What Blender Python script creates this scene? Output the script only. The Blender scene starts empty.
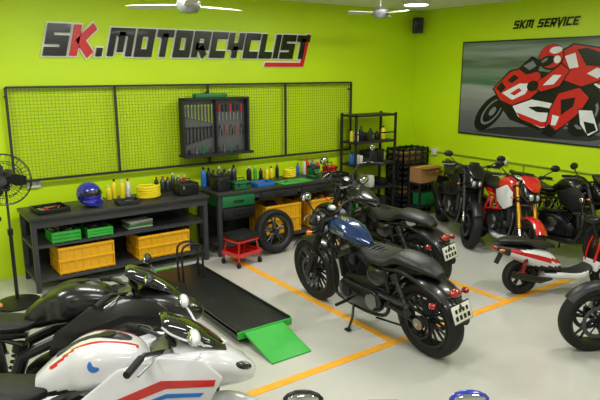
import bpy,bmesh,math,random
from mathutils import Vector,Matrix,Euler
random.seed(4)
D=bpy.data
scn=bpy.context.scene
scn.view_settings.view_transform='Standard'
# ------------------------------------------------------------ materials
def lin(c):
    r=[]
    for k in c[:3]:
        k=k/255.0
        r.append(k/12.92 if k<=.04045 else ((k+.055)/1.055)**2.4)
    return tuple(r)+(1.0,)
MT={}
def mat(name,c,rough=.5,metal=0.0,coat=0.0,var=.06,scale=12.0,emis=0.0,trans=0.0,bump=0.0,bscale=60.0):
    m=D.materials.new(name);m.use_nodes=True
    nt=m.node_tree;N=nt.nodes;L=nt.links
    p=N['Principled BSDF']
    col=lin(c)
    tc=N.new('ShaderNodeTexCoord')
    nz=N.new('ShaderNodeTexNoise');nz.inputs['Scale'].default_value=scale;nz.inputs['Detail'].default_value=4
    L.new(tc.outputs['Object'],nz.inputs['Vector'])
    rp=N.new('ShaderNodeValToRGB')
    rp.color_ramp.elements[0].position=.3;rp.color_ramp.elements[1].position=.7
    rp.color_ramp.elements[0].color=tuple(k*(1-var) for k in col[:3])+(1,)
    rp.color_ramp.elements[1].color=tuple(min(1,k*(1+var)) for k in col[:3])+(1,)
    L.new(nz.outputs['Fac'],rp.inputs['Fac']);L.new(rp.outputs['Color'],p.inputs['Base Color'])
    p.inputs['Roughness'].default_value=rough;p.inputs['Metallic'].default_value=metal
    p.inputs['Coat Weight'].default_value=coat
    p.inputs['Coat Roughness'].default_value=.05
    if trans: p.inputs['Transmission Weight'].default_value=trans
    if emis:
        p.inputs['Emission Color'].default_value=col;p.inputs['Emission Strength'].default_value=emis
    if bump:
        n2=N.new('ShaderNodeTexNoise');n2.inputs['Scale'].default_value=bscale
        L.new(tc.outputs['Object'],n2.inputs['Vector'])
        bp=N.new('ShaderNodeBump');bp.inputs['Strength'].default_value=bump;bp.inputs['Distance'].default_value=.01
        L.new(n2.outputs['Fac'],bp.inputs['Height']);L.new(bp.outputs['Normal'],p.inputs['Normal'])
    MT[name]=m;return m
mat('lime',(196,230,6),.5,var=.03,scale=1.2,bump=.04,bscale=150)
mat('ceil',(236,236,230),.8)
mat('whitewall',(225,225,215),.7)
mat('floor',(192,191,183),.13,var=.06,scale=1.5,bump=.02,bscale=20)
mat('orange',(240,170,50),.4,var=.08)
mat('blk',(10,10,11),.3,coat=.45)
mat('blks',(22,22,24),.42)
mat('blkm',(30,30,32),.6)
mat('frame',(40,42,46),.5)
mat('rubber',(18,18,18),.75,var=.2,scale=40)
mat('vinyl',(20,20,21),.45,bump=.3,bscale=25)
mat('chrome',(215,215,220),.12,metal=1)
mat('alu',(150,150,155),.35,metal=1)
mat('steel',(90,92,96),.4,metal=.9)
mat('dkmetal',(45,46,50),.35,metal=.8)
mat('gold',(190,140,50),.3,metal=.9)
mat('blue',(16,48,98),.2,coat=1,metal=.3)
mat('bluep',(40,60,190),.2,coat=1)
mat('red',(200,28,26),.25,coat=1)
mat('dred',(120,14,16),.3,coat=.5)
mat('white',(224,224,228),.25,coat=1,var=.02)
mat('silver',(150,152,156),.3,metal=.6,coat=.5)
mat('offwhite',(215,215,205),.6)
mat('plate',(225,225,215),.4)
mat('yellow',(232,172,18),.45)
mat('ylw2',(235,215,30),.5)
mat('green',(52,170,60),.4)
mat('dgreen',(24,110,60),.45)
mat('pipe',(150,170,40),.45)
mat('benchtop',(52,52,50),.45,var=.2)
mat('benchfr',(56,58,62),.5)
mat('wire',(56,66,36),.5)
mat('glassd',(30,34,38),.06,coat=1,trans=.5)
mat('lens',(190,200,205),.05,coat=1,metal=.5)
mat('redlens',(150,10,10),.15,coat=1)
mat('amber',(220,110,10),.2,coat=1)
mat('card',(165,120,75),.8)
mat('purple',(40,40,160),.2,coat=.8)
mat('mirrorg',(200,205,210),.03,metal=1)
mat('lamp',(255,253,245),.5,emis=3)
mat('pgrey',(86,88,92),.4)
mat('pshadow',(38,40,42),.4)
mat('orangew',(200,90,30),.3,coat=.6)
mat('bottle_b',(40,110,190),.35)
mat('txt',(8,8,9),.25,coat=.3)
mat('txtw',(238,238,234),.4)
mat('txtr',(205,20,22),.35)
mat('p_red',(200,34,34),.3)
mat('p_red2',(130,18,22),.3)
mat('p_wht',(225,227,230),.3)
mat('p_blk',(16,17,20),.3)
mat('p_gry',(120,124,130),.3)
# poster background: blurred trackside
m=mat('poster',(130,135,120),.25,coat=.4);N=m.node_tree.nodes;L=m.node_tree.links
sp=N.new('ShaderNodeSeparateXYZ');tc=[n for n in N if n.type=='TEX_COORD'][0]
mp=N.new('ShaderNodeMapping');mp.inputs['Scale'].default_value=(1,.5,8)
L.new(tc.outputs['Object'],mp.inputs['Vector'])
n3=N.new('ShaderNodeTexNoise');n3.inputs['Scale'].default_value=1.6;L.new(mp.outputs[0],n3.inputs['Vector'])
L.new(tc.outputs['Object'],sp.inputs[0])
ad=N.new('ShaderNodeMath');ad.operation='MULTIPLY_ADD';ad.inputs[1].default_value=.3
L.new(n3.outputs['Fac'],ad.inputs[0]);L.new(sp.outputs['Z'],ad.inputs[2])
mr=N.new('ShaderNodeMapRange');mr.inputs['From Min'].default_value=1.45;mr.inputs['From Max'].default_value=2.9
L.new(ad.outputs[0],mr.inputs['Value'])
rp=N.new('ShaderNodeValToRGB');cr=rp.color_ramp
cr.elements[0].position=0;cr.elements[0].color=lin((88,92,96))
cr.elements[1].position=1;cr.elements[1].color=lin((60,84,66))
for pos,c in((.2,(100,104,108)),(.4,(130,134,136)),(.5,(150,156,152)),(.56,(70,104,84)),(.66,(110,128,116)),(.76,(80,100,82)),(.86,(140,154,146))):
    e=cr.elements.new(pos);e.color=lin(c)
L.new(mr.outputs[0],rp.inputs['Fac']);L.new(rp.outputs[0],N['Principled BSDF'].inputs['Base Color'])
# checker plate for the lift
m=mat('plateblk',(30,31,33),.4,metal=.3,bump=.0);N=m.node_tree.nodes;L=m.node_tree.links
vo=N.new('ShaderNodeTexVoronoi');vo.inputs['Scale'].default_value=40
L.new([n for n in N if n.type=='TEX_COORD'][0].outputs['Object'],vo.inputs['Vector'])
bp=N.new('ShaderNodeBump');bp.inputs['Strength'].default_value=.4;bp.inputs['Distance'].default_value=.005
L.new(vo.outputs['Distance'],bp.inputs['Height']);L.new(bp.outputs[0],N['Principled BSDF'].inputs['Normal'])

# ------------------------------------------------------------ builder
def catm(P,sub):
    if sub<=1 or len(P)<3:return [tuple(p) for p in P]
    out=[];n=len(P)
    for i in range(n-1):
        p0=P[max(i-1,0)];p1=P[i];p2=P[i+1];p3=P[min(i+2,n-1)]
        for k in range(sub):
            t=k/sub
            out.append(tuple(.5*((2*b)+(-a+c)*t+(2*a-5*b+4*c-d)*t*t+(-a+3*b-3*c+d)*t**3) for a,b,c,d in zip(p0,p1,p2,p3)))
    out.append(tuple(P[-1]));return out
class B:
    def __init__(s,name): s.name=name;s.v=[];s.f=[];s.m=[];s.mats=[];s.M=Matrix()
    def mi(s,m):
        if m not in s.mats:s.mats.append(m)
        return s.mats.index(m)
    def add(s,vs,fs,m,M=None):
        o=len(s.v);T=s.M if M is None else s.M@M
        s.v+=[tuple(T@Vector(v)) for v in vs]
        s.f+=[[i+o for i in f] for f in fs]
        s.m+=[s.mi(k) for k in m] if isinstance(m,list) else [s.mi(m)]*len(fs)
    def box(s,c,size,m,rot=(0,0,0),bev=0,seg=2):
        M=Matrix.Translation(c)@Euler(rot).to_matrix().to_4x4()
        if not bev:
            x,y,z=[k/2 for k in size]
            vs=[(a*x,b*y,e*z) for a in(-1,1) for b in(-1,1) for e in(-1,1)]
            fs=[(0,1,3,2),(4,6,7,5),(0,4,5,1),(2,3,7,6),(0,2,6,4),(1,5,7,3)]
            s.add(vs,fs,m,M);return
        bm=bmesh.new();bmesh.ops.create_cube(bm,size=1);bmesh.ops.scale(bm,vec=size,verts=bm.verts)
        bmesh.ops.bevel(bm,geom=list(bm.edges),offset=min(bev,min(size)*.45),segments=seg,affect='EDGES',profile=.5)
        s.bm(bm,m,M)
    def bm(s,bm,m,M=None):
        bm.verts.index_update()
        s.add([v.co[:] for v in bm.verts],[[v.index for v in f.verts] for f in bm.faces],m,M);bm.free()
    def bx(s,x0,x1,y0,y1,z0,z1,m,bev=0):
        s.box(((x0+x1)/2,(y0+y1)/2,(z0+z1)/2),(abs(x1-x0),abs(y1-y0),abs(z1-z0)),m,bev=bev)
    def tube(s,P,r,m,seg=8,sub=1,closed=False,caps=True):
        if sub>1:
            if isinstance(r,(list,tuple)):
                Q=catm([tuple(p)+(k,) for p,k in zip(P,r)],sub);P=[q[:3] for q in Q];r=[q[3] for q in Q]
            else:P=catm(P,sub)
        P=[Vector(p) for p in P];n=len(P)
        if not isinstance(r,(list,tuple)): r=[r]*n
        vs=[];nrm=None
        for i,p in enumerate(P):
            if closed:t=P[(i+1)%n]-P[i-1]
            else:t=P[min(i+1,n-1)]-P[max(i-1,0)]
            if t.length<1e-9:t=Vector((0,0,1))
            t.normalize()
            if nrm is None:
                nrm=t.orthogonal().normalized()
            else:
                nrm=nrm-t*nrm.dot(t)
                nrm=nrm.normalized() if nrm.length>1e-6 else t.orthogonal().normalized()
            bn=t.cross(nrm)
            for k in range(seg):
                a=2*math.pi*k/seg
                vs.append(p+(nrm*math.cos(a)+bn*math.sin(a))*r[i])
        fs=[]
        for i in range(n if closed else n-1):
            j=(i+1)%n
            for k in range(seg):
                l=(k+1)%seg
                fs.append((i*seg+k,i*seg+l,j*seg+l,j*seg+k))
        if caps and not closed:
            fs.append(tuple(range(seg))[::-1]);fs.append(tuple((n-1)*seg+k for k in range(seg)))
        s.add(vs,fs,m)
    def cyl(s,a,b,r,m,r2=None,seg=16): s.tube([a,b],[r,r if r2 is None else r2],m,seg=seg)
    def lathe(s,prof,c,axis,m,seg=24):
        q=Vector(axis).to_track_quat('Z','Y').to_matrix().to_4x4()
        vs=[];n=len(prof)
        for (r,h) in prof:
            for k in range(seg):
                a=2*math.pi*k/seg;vs.append((r*math.cos(a),r*math.sin(a),h))
        fs=[]
        for i in range(n-1):
            for k in range(seg):
                l=(k+1)%seg;fs.append((i*seg+k,i*seg+l,(i+1)*seg+l,(i+1)*seg+k))
        fs.append(tuple(range(seg))[::-1]);fs.append(tuple((n-1)*seg+k for k in range(seg)))
        s.add(vs,fs,m,Matrix.Translation(c)@q)
    def arc(s,c,prof,a0,a1,m,seg=24,matf=None):
        """closed profile (r,y) swept about the y axis, degrees from +x toward +z"""
        full=abs(a1-a0)>=359.9;n=len(prof);vs=[];cnt=seg if full else seg+1
        for i in range(cnt):
            a=math.radians(a0+(a1-a0)*i/seg)
            for r,y in prof: vs.append((c[0]+r*math.cos(a),c[1]+y,c[2]+r*math.sin(a)))
        fs=[]
        for i in range(seg):
            j=(i+1)%cnt
            for k in range(n):
                l=(k+1)%n;fs.append((i*n+k,i*n+l,j*n+l,j*n+k))
        if not full: fs.append(tuple(range(n)));fs.append(tuple((cnt-1)*n+k for k in range(n))[::-1])
        s.add(vs,fs,m)
    def sph(s,c,rad,m,rot=(0,0,0),seg=16,matf=None):
        bm=bmesh.new();bmesh.ops.create_uvsphere(bm,u_segments=seg,v_segments=max(6,seg//2),radius=1)
        M=Matrix.Translation(c)@Euler(rot).to_matrix().to_4x4()@Matrix.Diagonal((rad[0],rad[1],rad[2],1))
        if matf: m=[matf(*f.calc_center_median()) or m for f in bm.faces]
        s.bm(bm,m,M)
    def loft(s,S,m,n=20,sub=4,matf=None,yo=0,M=None):
        S=[tuple(k)+((2.3,) if len(k)==5 else ()) for k in S]
        S=catm(S,sub);vs=[]
        for x,zc,hw,ht,hb,e in S:
            hw=max(hw,.002);ht=max(ht,.002);hb=max(hb,.002)
            for k in range(n):
                a=2*math.pi*k/n;c=math.cos(a);q=math.sin(a)
                y=hw*math.copysign(abs(c)**(2/e),c);z=math.copysign(abs(q)**(2/e),q)
                vs.append((x,yo+y,zc+z*(ht if z>0 else hb)))
        fs=[];N_=len(S)
        for i in range(N_-1):
            for k in range(n):
                l=(k+1)%n;fs.append((i*n+k,i*n+l,(i+1)*n+l,(i+1)*n+k))
        fs.append(tuple(range(n))[::-1]);fs.append(tuple((N_-1)*n+k for k in range(n)))
        if matf:
            mm=[]
            for f in fs:
                cc=[sum(vs[i][j] for i in f)/len(f) for j in range(3)];mm.append(matf(*cc) or m)
            m=mm
        s.add(vs,fs,m,M)
    def prism(s,pts,z0,z1,m,M=None,bev=0):
        n=len(pts)
        bm=bmesh.new()
        lo=[bm.verts.new((x,y,z0)) for x,y in pts];hi=[bm.verts.new((x,y,z1)) for x,y in pts]
        bm.faces.new(lo[::-1]);bm.faces.new(hi)
        for i in range(n):bm.faces.new((lo[i],lo[(i+1)%n],hi[(i+1)%n],hi[i]))
        if bev:bmesh.ops.bevel(bm,geom=list(bm.edges),offset=bev,segments=2,affect='EDGES',profile=.5)
        s.bm(bm,m,M)
    def pry(s,pts,y0,y1,m,bev=0,skew=0):
        M=Matrix.Rotation(math.pi/2,4,'X')
        if skew: M=Matrix(((1,0,0,0),(0,1,skew,-skew*.75),(0,0,1,0),(0,0,0,1)))@M
        s.prism(pts,-y1,-y0,m,M,bev)
    def done(s,loc=(0,0,0),rz=0,lean=0,sharp=38,sc=1):
        me=D.meshes.new(s.name);me.from_pydata(s.v,[],s.f)
        for k in s.mats:me.materials.append(MT[k])
        me.polygons.foreach_set('material_index',s.m)
        bm=bmesh.new();bm.from_mesh(me);bmesh.ops.recalc_face_normals(bm,faces=bm.faces)
        for f in bm.faces:f.smooth=True
        bm.to_mesh(me);bm.free()
        me.set_sharp_from_angle(angle=math.radians(sharp))
        o=D.objects.new(s.name,me);scn.collection.objects.link(o)
        o.matrix_world=Matrix.Translation(loc)@Matrix.Rotation(math.radians(rz),4,'Z')@Matrix.Rotation(math.radians(-lean),4,'X')@Matrix.Scale(sc,4)
        return o
# ------------------------------------------------------------ room
X1,Y1,ZC=7.41,7.07,3.24;X0,Y0=-2.6,-2.2
def slab(name,a,b,m):
    q=B(name);q.bx(a[0],b[0],a[1],b[1],a[2],b[2],m);return q.done()
slab('floor',(X0,Y0,-.1),(X1,Y1,0),'floor')
slab('ceiling',(X0,Y0,ZC),(X1,Y1,ZC+.1),'ceil')
slab('wall_back',(X0,Y1,-.1),(X1+.15,Y1+.15,ZC+.1),'lime')
slab('wall_right',(X1,Y0,-.1),(X1+.15,Y1,ZC+.1),'lime')
slab('wall_left',(X0-.15,Y0,-.1),(X0,Y1,ZC+.1),'whitewall')
slab('wall_front',(X0,Y0-.15,-.1),(X1,Y0,ZC+.1),'whitewall')
q=B('floor_line_markings')
q.bx(3.37,3.45,3.41,6.3,0,.003,'orange')
q.bx(1.9,6.6,3.33,3.41,0,.003,'orange')
q.bx(4.95,5.03,3.41,6.3,0,.003,'orange')
q.done()
# ------------------------------------------------------------ lettering
def strokes(q,lines,th,z0,z1,m,M,ext=0):
    for P in lines:
        P=[Vector(p) for p in P];n=len(P);closed=(P[0]-P[-1]).length<1e-6
        if closed:P=P[:-1];n-=1
        L_=[];R_=[]
        for i in range(n):
            if closed or 0<i<n-1:
                d1=(P[i]-P[i-1]).normalized();d2=(P[(i+1)%n]-P[i]).normalized()
                n1=Vector((-d1.y,d1.x));n2=Vector((-d2.y,d2.x));mt=(n1+n2).normalized();k=th/2/max(.4,mt.dot(n1));o=mt*k;pp=P[i]
            else:
                d=(P[1]-P[0]).normalized() if i==0 else (P[-1]-P[-2]).normalized()
                o=Vector((-d.y,d.x))*th/2;pp=P[i]+(d*ext*(-1 if i==0 else 1))
            L_.append(pp+o);R_.append(pp-o)
        for i in range(n if closed else n-1):
            j=(i+1)%n
            q.prism([tuple(L_[i]),tuple(R_[i]),tuple(R_[j]),tuple(L_[j])],z0,z1,m,M)
l,r,bt,tp,md=.14,.70,.13,.87,.5
G={'S':([[(.84,tp),(l,tp),(l,md),(r,md),(r,bt),(0,bt)]],.84),
'K':([[(l,0),(l,1)],[(.78,.97),(.32,.5),(.78,.03)]],.86),
'.':([[(0,.13),(.24,.13)]],.24),
'M':([[(l,0),(l,tp),(.96,tp),(.96,0)],[(.55,.15),(.55,tp)]],1.1),
'O':([[(l,bt),(l,tp),(r,tp),(r,bt),(l,bt)]],.84),
'T':([[(0,tp),(.8,tp)],[(.4,tp),(.4,0)]],.8),
'R':([[(l,0),(l,tp),(r,tp),(r,.42),(l,.42)],[(.38,.42),(.68,.03)]],.84),
'C':([[(.82,tp),(l,tp),(l,bt),(.82,bt)]],.82),
'Y':([[(l,1),(l,.46),(r,.46),(r,1)],[(.42,.46),(.42,0)]],.84),
'L':([[(l,1),(l,bt),(.76,bt)]],.76),
'I':([[(l,0),(l,1)]],.28),
'E':([[(.76,tp),(l,tp),(l,bt),(.76,bt)],[(l,md),(.66,md)]],.76),
'V':([[(.05,1),(.38,.06),(.72,1)]],.76),
'H':([[(l,0),(l,1)],[(r,0),(r,1)],[(l,md),(r,md)]],.84),' ':([],.5)}
def text(q,s_,W,H,base,cols,sh=.25,gap=.12,th=.28,outline=None,d=.03,ow=.10):
    tot=sum(G[c][1] for c in s_)+gap*(len(s_)-1);sx=W/tot;x=0
    for i,c in enumerate(s_):
        gl,w=G[c]
        M=base@Matrix(((sx,sh*H,0,x*sx),(0,H,0,0),(0,0,1,0),(0,0,0,1)))
        strokes(q,gl,th,.004 if not outline else .006,d,cols[i],M)
        if outline:strokes(q,gl,th+ow,0,d*.5,outline,M,ext=ow/2)
        x+=w+gap
    return sx
back=Matrix(((1,0,0,0),(0,0,-1,Y1),(0,1,0,0),(0,0,0,1)))      # local x->X, y->Z, z-> -Y
right=Matrix(((0,0,-1,X1),(-1,0,0,0),(0,1,0,0),(0,0,0,1)))    # local x->-Y, y->Z, z-> -X
q=B('shop_name_sign')
text(q,'SK.',.64,.34,back@Matrix.Translation((1.56,2.46,0)),['txt','txtr','txt'],outline='txtw',d=.055)
text(q,'MOTORCYCLIST',2.86,.32,back@Matrix.Translation((2.26,2.46,0)),['txt']*12,outline='txtw',d=.05)
q.prism([(4.42,2.35),(5.07,2.35),(5.20,2.80),(5.145,2.80),(5.03,2.405),(4.44,2.405)],.0,.045,'txtr',back)
q.prism([(4.40,2.335),(5.085,2.335),(5.225,2.815),(5.13,2.815),(5.015,2.42),(4.43,2.42)],.0,.02,'txtw',back)
q.done()
q=B('service_sign')
text(q,'SKM SERVICE',.95,.115,right@Matrix.Translation((-5.25,2.86,0)),['txt']*11,th=.2,d=.015)
q.done()
# ------------------------------------------------------------ poster
q=B('racing_poster')
R_=right@Matrix.Translation((-6.08,1.36,0))
W_,H_=2.45,1.34
q.prism([(-.02,-.02),(W_+.02,-.02),(W_+.02,H_+.02),(-.02,H_+.02)],0,.02,'blks',R_)
q.prism([(0,0),(W_,0),(W_,H_),(0,H_)],.02,.024,'poster',R_)
dep=[.025]
def smooth2(P,s=3):
    n=len(P);out=[]
    for i in range(n):
        p0,p1,p2,p3=P[i-1],P[i],P[(i+1)%n],P[(i+2)%n]
        for k in range(s):
            t=k/s;out.append(tuple(.5*((2*b)+.6*(-a+c)*t+(1.2*a-(6-1.2)*b+(6-1.8)*c-.6*d)*t*t*1.0+(-.6*a+(4-.6-.6+0)*b*1.0-(4-.6-.6)*c+.6*d)*t**3) for a,b,c,d in zip(p0,p1,p2,p3)))
    return out
def pp(pts,m,out=0):
    if out:
        cx=sum(p[0] for p in pts)/len(pts);cy=sum(p[1] for p in pts)/len(pts)
        o=[]
        for x,y in pts:
            v=Vector((x-cx,y-cy));k=(v.length+out)/max(v.length,.01);o.append((cx+v.x*k,cy+v.y*k))
        q.prism(o,.0245,dep[0],'p_blk',R_);dep[0]+=.0003
    q.prism(pts,.0245,dep[0],m,R_);dep[0]+=.0003
def ell(cx,cy,rx,ry,rot,m,n=26):
    pp([(cx+rx*math.cos(a)*math.cos(rot)-ry*math.sin(a)*math.sin(rot),cy+rx*math.cos(a)*math.sin(rot)+ry*math.sin(a)*math.cos(rot)) for a in [2*math.pi*i/n for i in range(n)]],m)
pp([(.3,.03),(1.0,.02),(2.1,.05),(2.35,.12),(1.6,.2),(.7,.13)],'pshadow')
# wheels
ell(2.02,.38,.2,.32,-.6,'p_blk');ell(2.02,.38,.12,.21,-.6,'p_gry');ell(2.02,.38,.09,.17,-.6,'p_blk')
ell(.55,.33,.17,.34,-.75,'p_blk');ell(.58,.34,.11,.24,-.75,'p_gry');ell(.59,.35,.09,.21,-.75,'p_blk');ell(.60,.35,.04,.08,-.75,'p_gry')
# dark chassis
pp([(.66,.5),(.9,.25),(1.35,.14),(1.9,.25),(2.2,.6),(2.1,.85),(1.6,.9),(1.1,.95),(.85,.8)],'p_blk')
# tail unit
pp([(1.95,.86),(2.15,.72),(2.42,.84),(2.4,.95),(2.15,.94)],'p_wht',.02);pp([(2.0,.84),(2.15,.76),(2.34,.84),(2.2,.88)],'p_red')
# lower fairing: white with red edge
pp([(.92,.46),(1.04,.3),(1.4,.17),(1.78,.24),(1.86,.4),(1.6,.5),(1.2,.55)],'p_wht',.02)
pp([(1.0,.36),(1.08,.27),(1.4,.18),(1.76,.25),(1.74,.3),(1.4,.25),(1.12,.33)],'p_red')
pp([(1.18,.44),(1.32,.38),(1.62,.38),(1.6,.43),(1.34,.46)],'p_blk')
# upper fairing: red with white panel
pp([(.60,.68),(.72,.52),(.92,.46),(1.2,.56),(1.38,.72),(1.32,.9),(1.14,.98),(.86,.92)],'p_red',.025)
pp([(.74,.62),(.92,.53),(1.12,.62),(1.2,.76),(1.02,.76)],'p_wht')
pp([(.88,.62),(.95,.59),(1.06,.66),(1.02,.70)],'p_red')
pp([(.64,.69),(.72,.62),(.80,.70),(.73,.78)],'p_blk');pp([(.82,.80),(.90,.76),(1.0,.84),(.92,.88)],'p_blk')
# screen
pp([(.98,.96),(1.12,.88),(1.28,.92),(1.33,1.06),(1.18,1.13)],'p_blk');pp([(1.06,1.0),(1.16,.94),(1.26,1.0),(1.2,1.07)],'p_gry')
# rider torso
pp([(1.50,1.12),(1.6,.84),(1.92,.74),(2.22,.84),(2.34,1.0),(2.14,1.2),(1.78,1.26)],'p_red',.025)
pp([(1.82,1.2),(1.96,1.0),(2.2,.98),(2.26,1.04),(2.12,1.16),(1.95,1.22)],'p_blk')
pp([(1.66,1.12),(1.74,.96),(1.86,.98),(1.8,1.16)],'p_wht')
pp([(1.98,.90),(2.12,.84),(2.26,.94),(2.1,.97)],'p_wht')
# arm and glove
pp([(1.22,.74),(1.36,.66),(1.62,.74),(1.74,.94),(1.62,1.02),(1.44,.88)],'p_red',.02)
pp([(1.38,.74),(1.54,.76),(1.64,.88),(1.52,.88)],'p_wht')
ell(1.23,.73,.09,.07,.3,'p_blk')
# leg, knee down, boot
pp([(1.62,.64),(1.9,.72),(2.04,.6),(1.94,.42),(1.72,.22),(1.58,.12),(1.48,.2),(1.52,.42)],'p_red',.02)
pp([(1.66,.56),(1.86,.6),(1.84,.48),(1.68,.36)],'p_blk');pp([(1.56,.36),(1.66,.34),(1.62,.22),(1.55,.22)],'p_wht')
pp([(1.42,.1),(1.56,.06),(1.64,.14),(1.52,.24)],'p_blk')
pp([(1.92,.44),(2.1,.44),(2.2,.2),(2.08,.12),(1.96,.26)],'p_wht',.02);pp([(2.0,.3),(2.14,.28),(2.18,.2),(2.06,.14)],'p_blk')
# helmet
ell(1.47,1.11,.185,.165,.25,'p_blk');ell(1.47,1.12,.17,.15,.25,'p_red');ell(1.41,1.06,.125,.065,.3,'p_blk');ell(1.53,1.2,.09,.045,.1,'p_wht');ell(1.56,1.08,.05,.05,0,'p_wht');ell(1.38,1.07,.05,.018,.5,'p_gry')
q.done()
# ------------------------------------------------------------ wire mesh
q=B('wire_mesh_panel')
ym=7.0
xs=[1.15,2.32,3.53,4.74,5.95];z0,z1=1.1,2.12
for x in xs:q.bx(x-.013,x+.013,ym-.013,ym+.013,z0,z1,'frame')
for z in(z0,z1):q.bx(xs[0],xs[-1],ym-.013,ym+.013,z-.013,z+.013,'frame')
for x in(xs[0],xs[2],xs[4]):
    for z in(z0+.1,z1-.1):q.bx(x-.012,x+.012,ym,Y1,z-.012,z+.012,'frame')
t=.0012
x=xs[0]
while x<xs[-1]-.02:
    x+=.038;q.bx(x-t,x+t,ym-t,ym+t,z0,z1,'wire')
z=z0
while z<z1-.02:
    z+=.038;q.bx(xs[0],xs[-1],ym-t,ym+t,z-t,z+t,'wire')
q.done()
# ------------------------------------------------------------ tool board
q=B('tool_cabinet')
x0,x1,zb,zt=3.1,4.05,1.25,1.96;yb=6.97
q.bx(x0,x1,yb-.03,yb,zb,zt,'pgrey')
q.bx(x0,x0+.025,yb-.13,yb,zb,zt,'blkm');q.bx(x1-.025,x1,yb-.13,yb,zb,zt,'blkm')
q.bx(x0,x1,yb-.13,yb,zt-.025,zt,'blkm')
q.bx(x0-.02,x1+.02,yb-.2,yb,zb-.03,zb,'blkm')
q.bx(x0+.47,x0+.49,yb-.1,yb,zb,zt,'blkm')
q.bx(x0+.18,x0+.62,yb-.14,yb-.02,zt,zt+.05,'dgreen',bev=.01)
def wrench(cx,zt_,ln,sc,m='chrome'):
    y=yb-.045
    q.bx(cx-.008*sc,cx+.008*sc,y-.004,y+.004,zt_-ln,zt_,m)
    q.cyl((cx,y-.006,zt_),(cx,y+.006,zt_),.018*sc,m,seg=10)
    q.cyl((cx,y-.006,zt_-ln),(cx,y+.006,zt_-ln),.016*sc,m,seg=8)
for i in range(9):wrench(x0+.06+i*.047,zt-.1,.12+.012*i,.8)
for i in range(8):wrench(x0+.07+i*.05,zt-.38,.2-.012*i,.9,'blks')
for i in range(7):
    cx=x0+.54+i*.055;y=yb-.05
    q.cyl((cx,y,zt-.09),(cx,y,zt-.19),.012,('red','blks','blks')[i%3],seg=8);q.cyl((cx,y,zt-.19),(cx,y,zt-.3),.004,'chrome',seg=6)
for i in range(5):
    cx=x0+.56+i*.08;y=yb-.05
    q.tube([(cx-.015,y,zt-.5),(cx-.012,y,zt-.43),(cx,y,zt-.4),(cx+.008,y,zt-.36)],.006,'alu',seg=6)
    q.tube([(cx+.015,y,zt-.5),(cx+.012,y,zt-.43),(cx,y,zt-.4),(cx-.008,y,zt-.36)],.006,'red' if i%2 else 'blks',seg=6)
for i in range(8):
    q.cyl((x0+.08+i*.1,yb-.1,zb),(x0+.08+i*.1,yb-.1,zb+.06+.02*(i%3)),.018,('blks','alu','dgreen','steel')[i%4],seg=10)
q.done()
# ------------------------------------------------------------ benches
def bench(name,x0,x1,y0,y1,h,mid=None,drw=None,low=.14):
    q=B(name);w=.05
    for x in(x0,x1-w):
        for y in(y0,y1-w):q.bx(x,x+w,y,y+w,0,h-.04,'benchfr')
    q.bx(x0-.02,x1+.02,y0-.02,y1,h-.04,h,'benchtop',bev=.006)
    q.bx(x0,x1,y0+.005,y0+.03,h-.12,h-.04,'benchfr')
    q.bx(x0,x1,y0+.01,y1-.01,low-.03,low,'benchfr')
    q.bx(x0,x1,y1-.02,y1,low,h-.04,'blkm')
    if mid:q.bx(x0,x1,y0+.03,y1,mid-.025,mid,'benchfr')
    if drw:
        for(a,b_,za,zb_,m)in drw:
            q.bx(a,b_,y0+.0,y1-.05,za,zb_,m,bev=.004)
            q.bx(a+.02,b_-.02,y0-.012,y0,za+.015,zb_-.015,m,bev=.004)
            q.bx((a+b_)/2-.07,(a+b_)/2+.07,y0-.03,y0-.01,(za+zb_)/2-.01,(za+zb_)/2+.01,'blks',bev=.004)
    return q.done()
BY=6.36
bench('workbench',1.15,3.15,BY,6.96,.82,mid=.5)
bench('workbench',3.3,5.45,BY,6.96,.82,mid=None,drw=[(3.34,3.82,.62,.775,'dgreen'),(3.34,3.82,.46,.61,'blks'),(3.9,4.5,.66,.775,'blkm'),(4.55,5.2,.66,.775,'blkm')])
def crate(name,c,sx,sy,sz,m):
    q=B(name);t=.012;x,y,z=c
    q.bx(-sx/2,sx/2,-sy/2,sy/2,0,t,m)
    for s in(-1,1):
        q.box((0,s*(sy/2-t/2),sz/2),(sx,t,sz),m);q.box((s*(sx/2-t/2),0,sz/2),(t,sy,sz),m)
        for zz in(.02,sz*.5,sz-.02):
            q.box((0,s*(sy/2+.004),zz),(sx+.016,.014,.026),m,bev=.003);q.box((s*(sx/2+.004),0,zz),(.014,sy+.016,.026),m,bev=.003)
        n=int(sx/.075)
        for i in range(n+1):q.box((-sx/2+sx*i/n,s*(sy/2+.002),sz/2),(.014,.012,sz),m)
        n=int(sy/.075)
        for i in range(n+1):q.box((s*(sx/2+.002),-sy/2+sy*i/n,sz/2),(.012,.014,sz),m)
    for i in range(7):
        q.box((random.uniform(-.35,.35)*sx,random.uniform(-.3,.3)*sy,sz*.7+random.uniform(0,.2)*sz),(.12,.1,.08),random.choice(['blkm','steel','rubber','card']),rot=(random.random(),random.random(),random.random()),bev=.01)
    return q.done(c)
crate('yellow_plastic_crate',(1.7,6.62,.142),.58,.42,.3,'yellow')
crate('yellow_plastic_crate',(2.6,6.62,.142),.62,.42,.28,'yellow')
crate('yellow_plastic_crate',(4.3,6.62,.142),.55,.42,.4,'yellow')
crate('yellow_plastic_crate',(5.02,6.62,.142),.5,.42,.4,'yellow')
crate('green_parts_bin',(1.50,6.56,.502),.28,.3,.12,'green')
crate('green_parts_bin',(1.86,6.56,.502),.26,.3,.1,'green')
q=B('folded_rag_stack')
for i in range(4):q.box((0,0,.012+i*.022),(.3,.22,.02),('offwhite','green','silver','offwhite')[i],rot=(0,0,.06*i),bev=.008)
q.done((2.35,6.6,.502))
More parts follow.
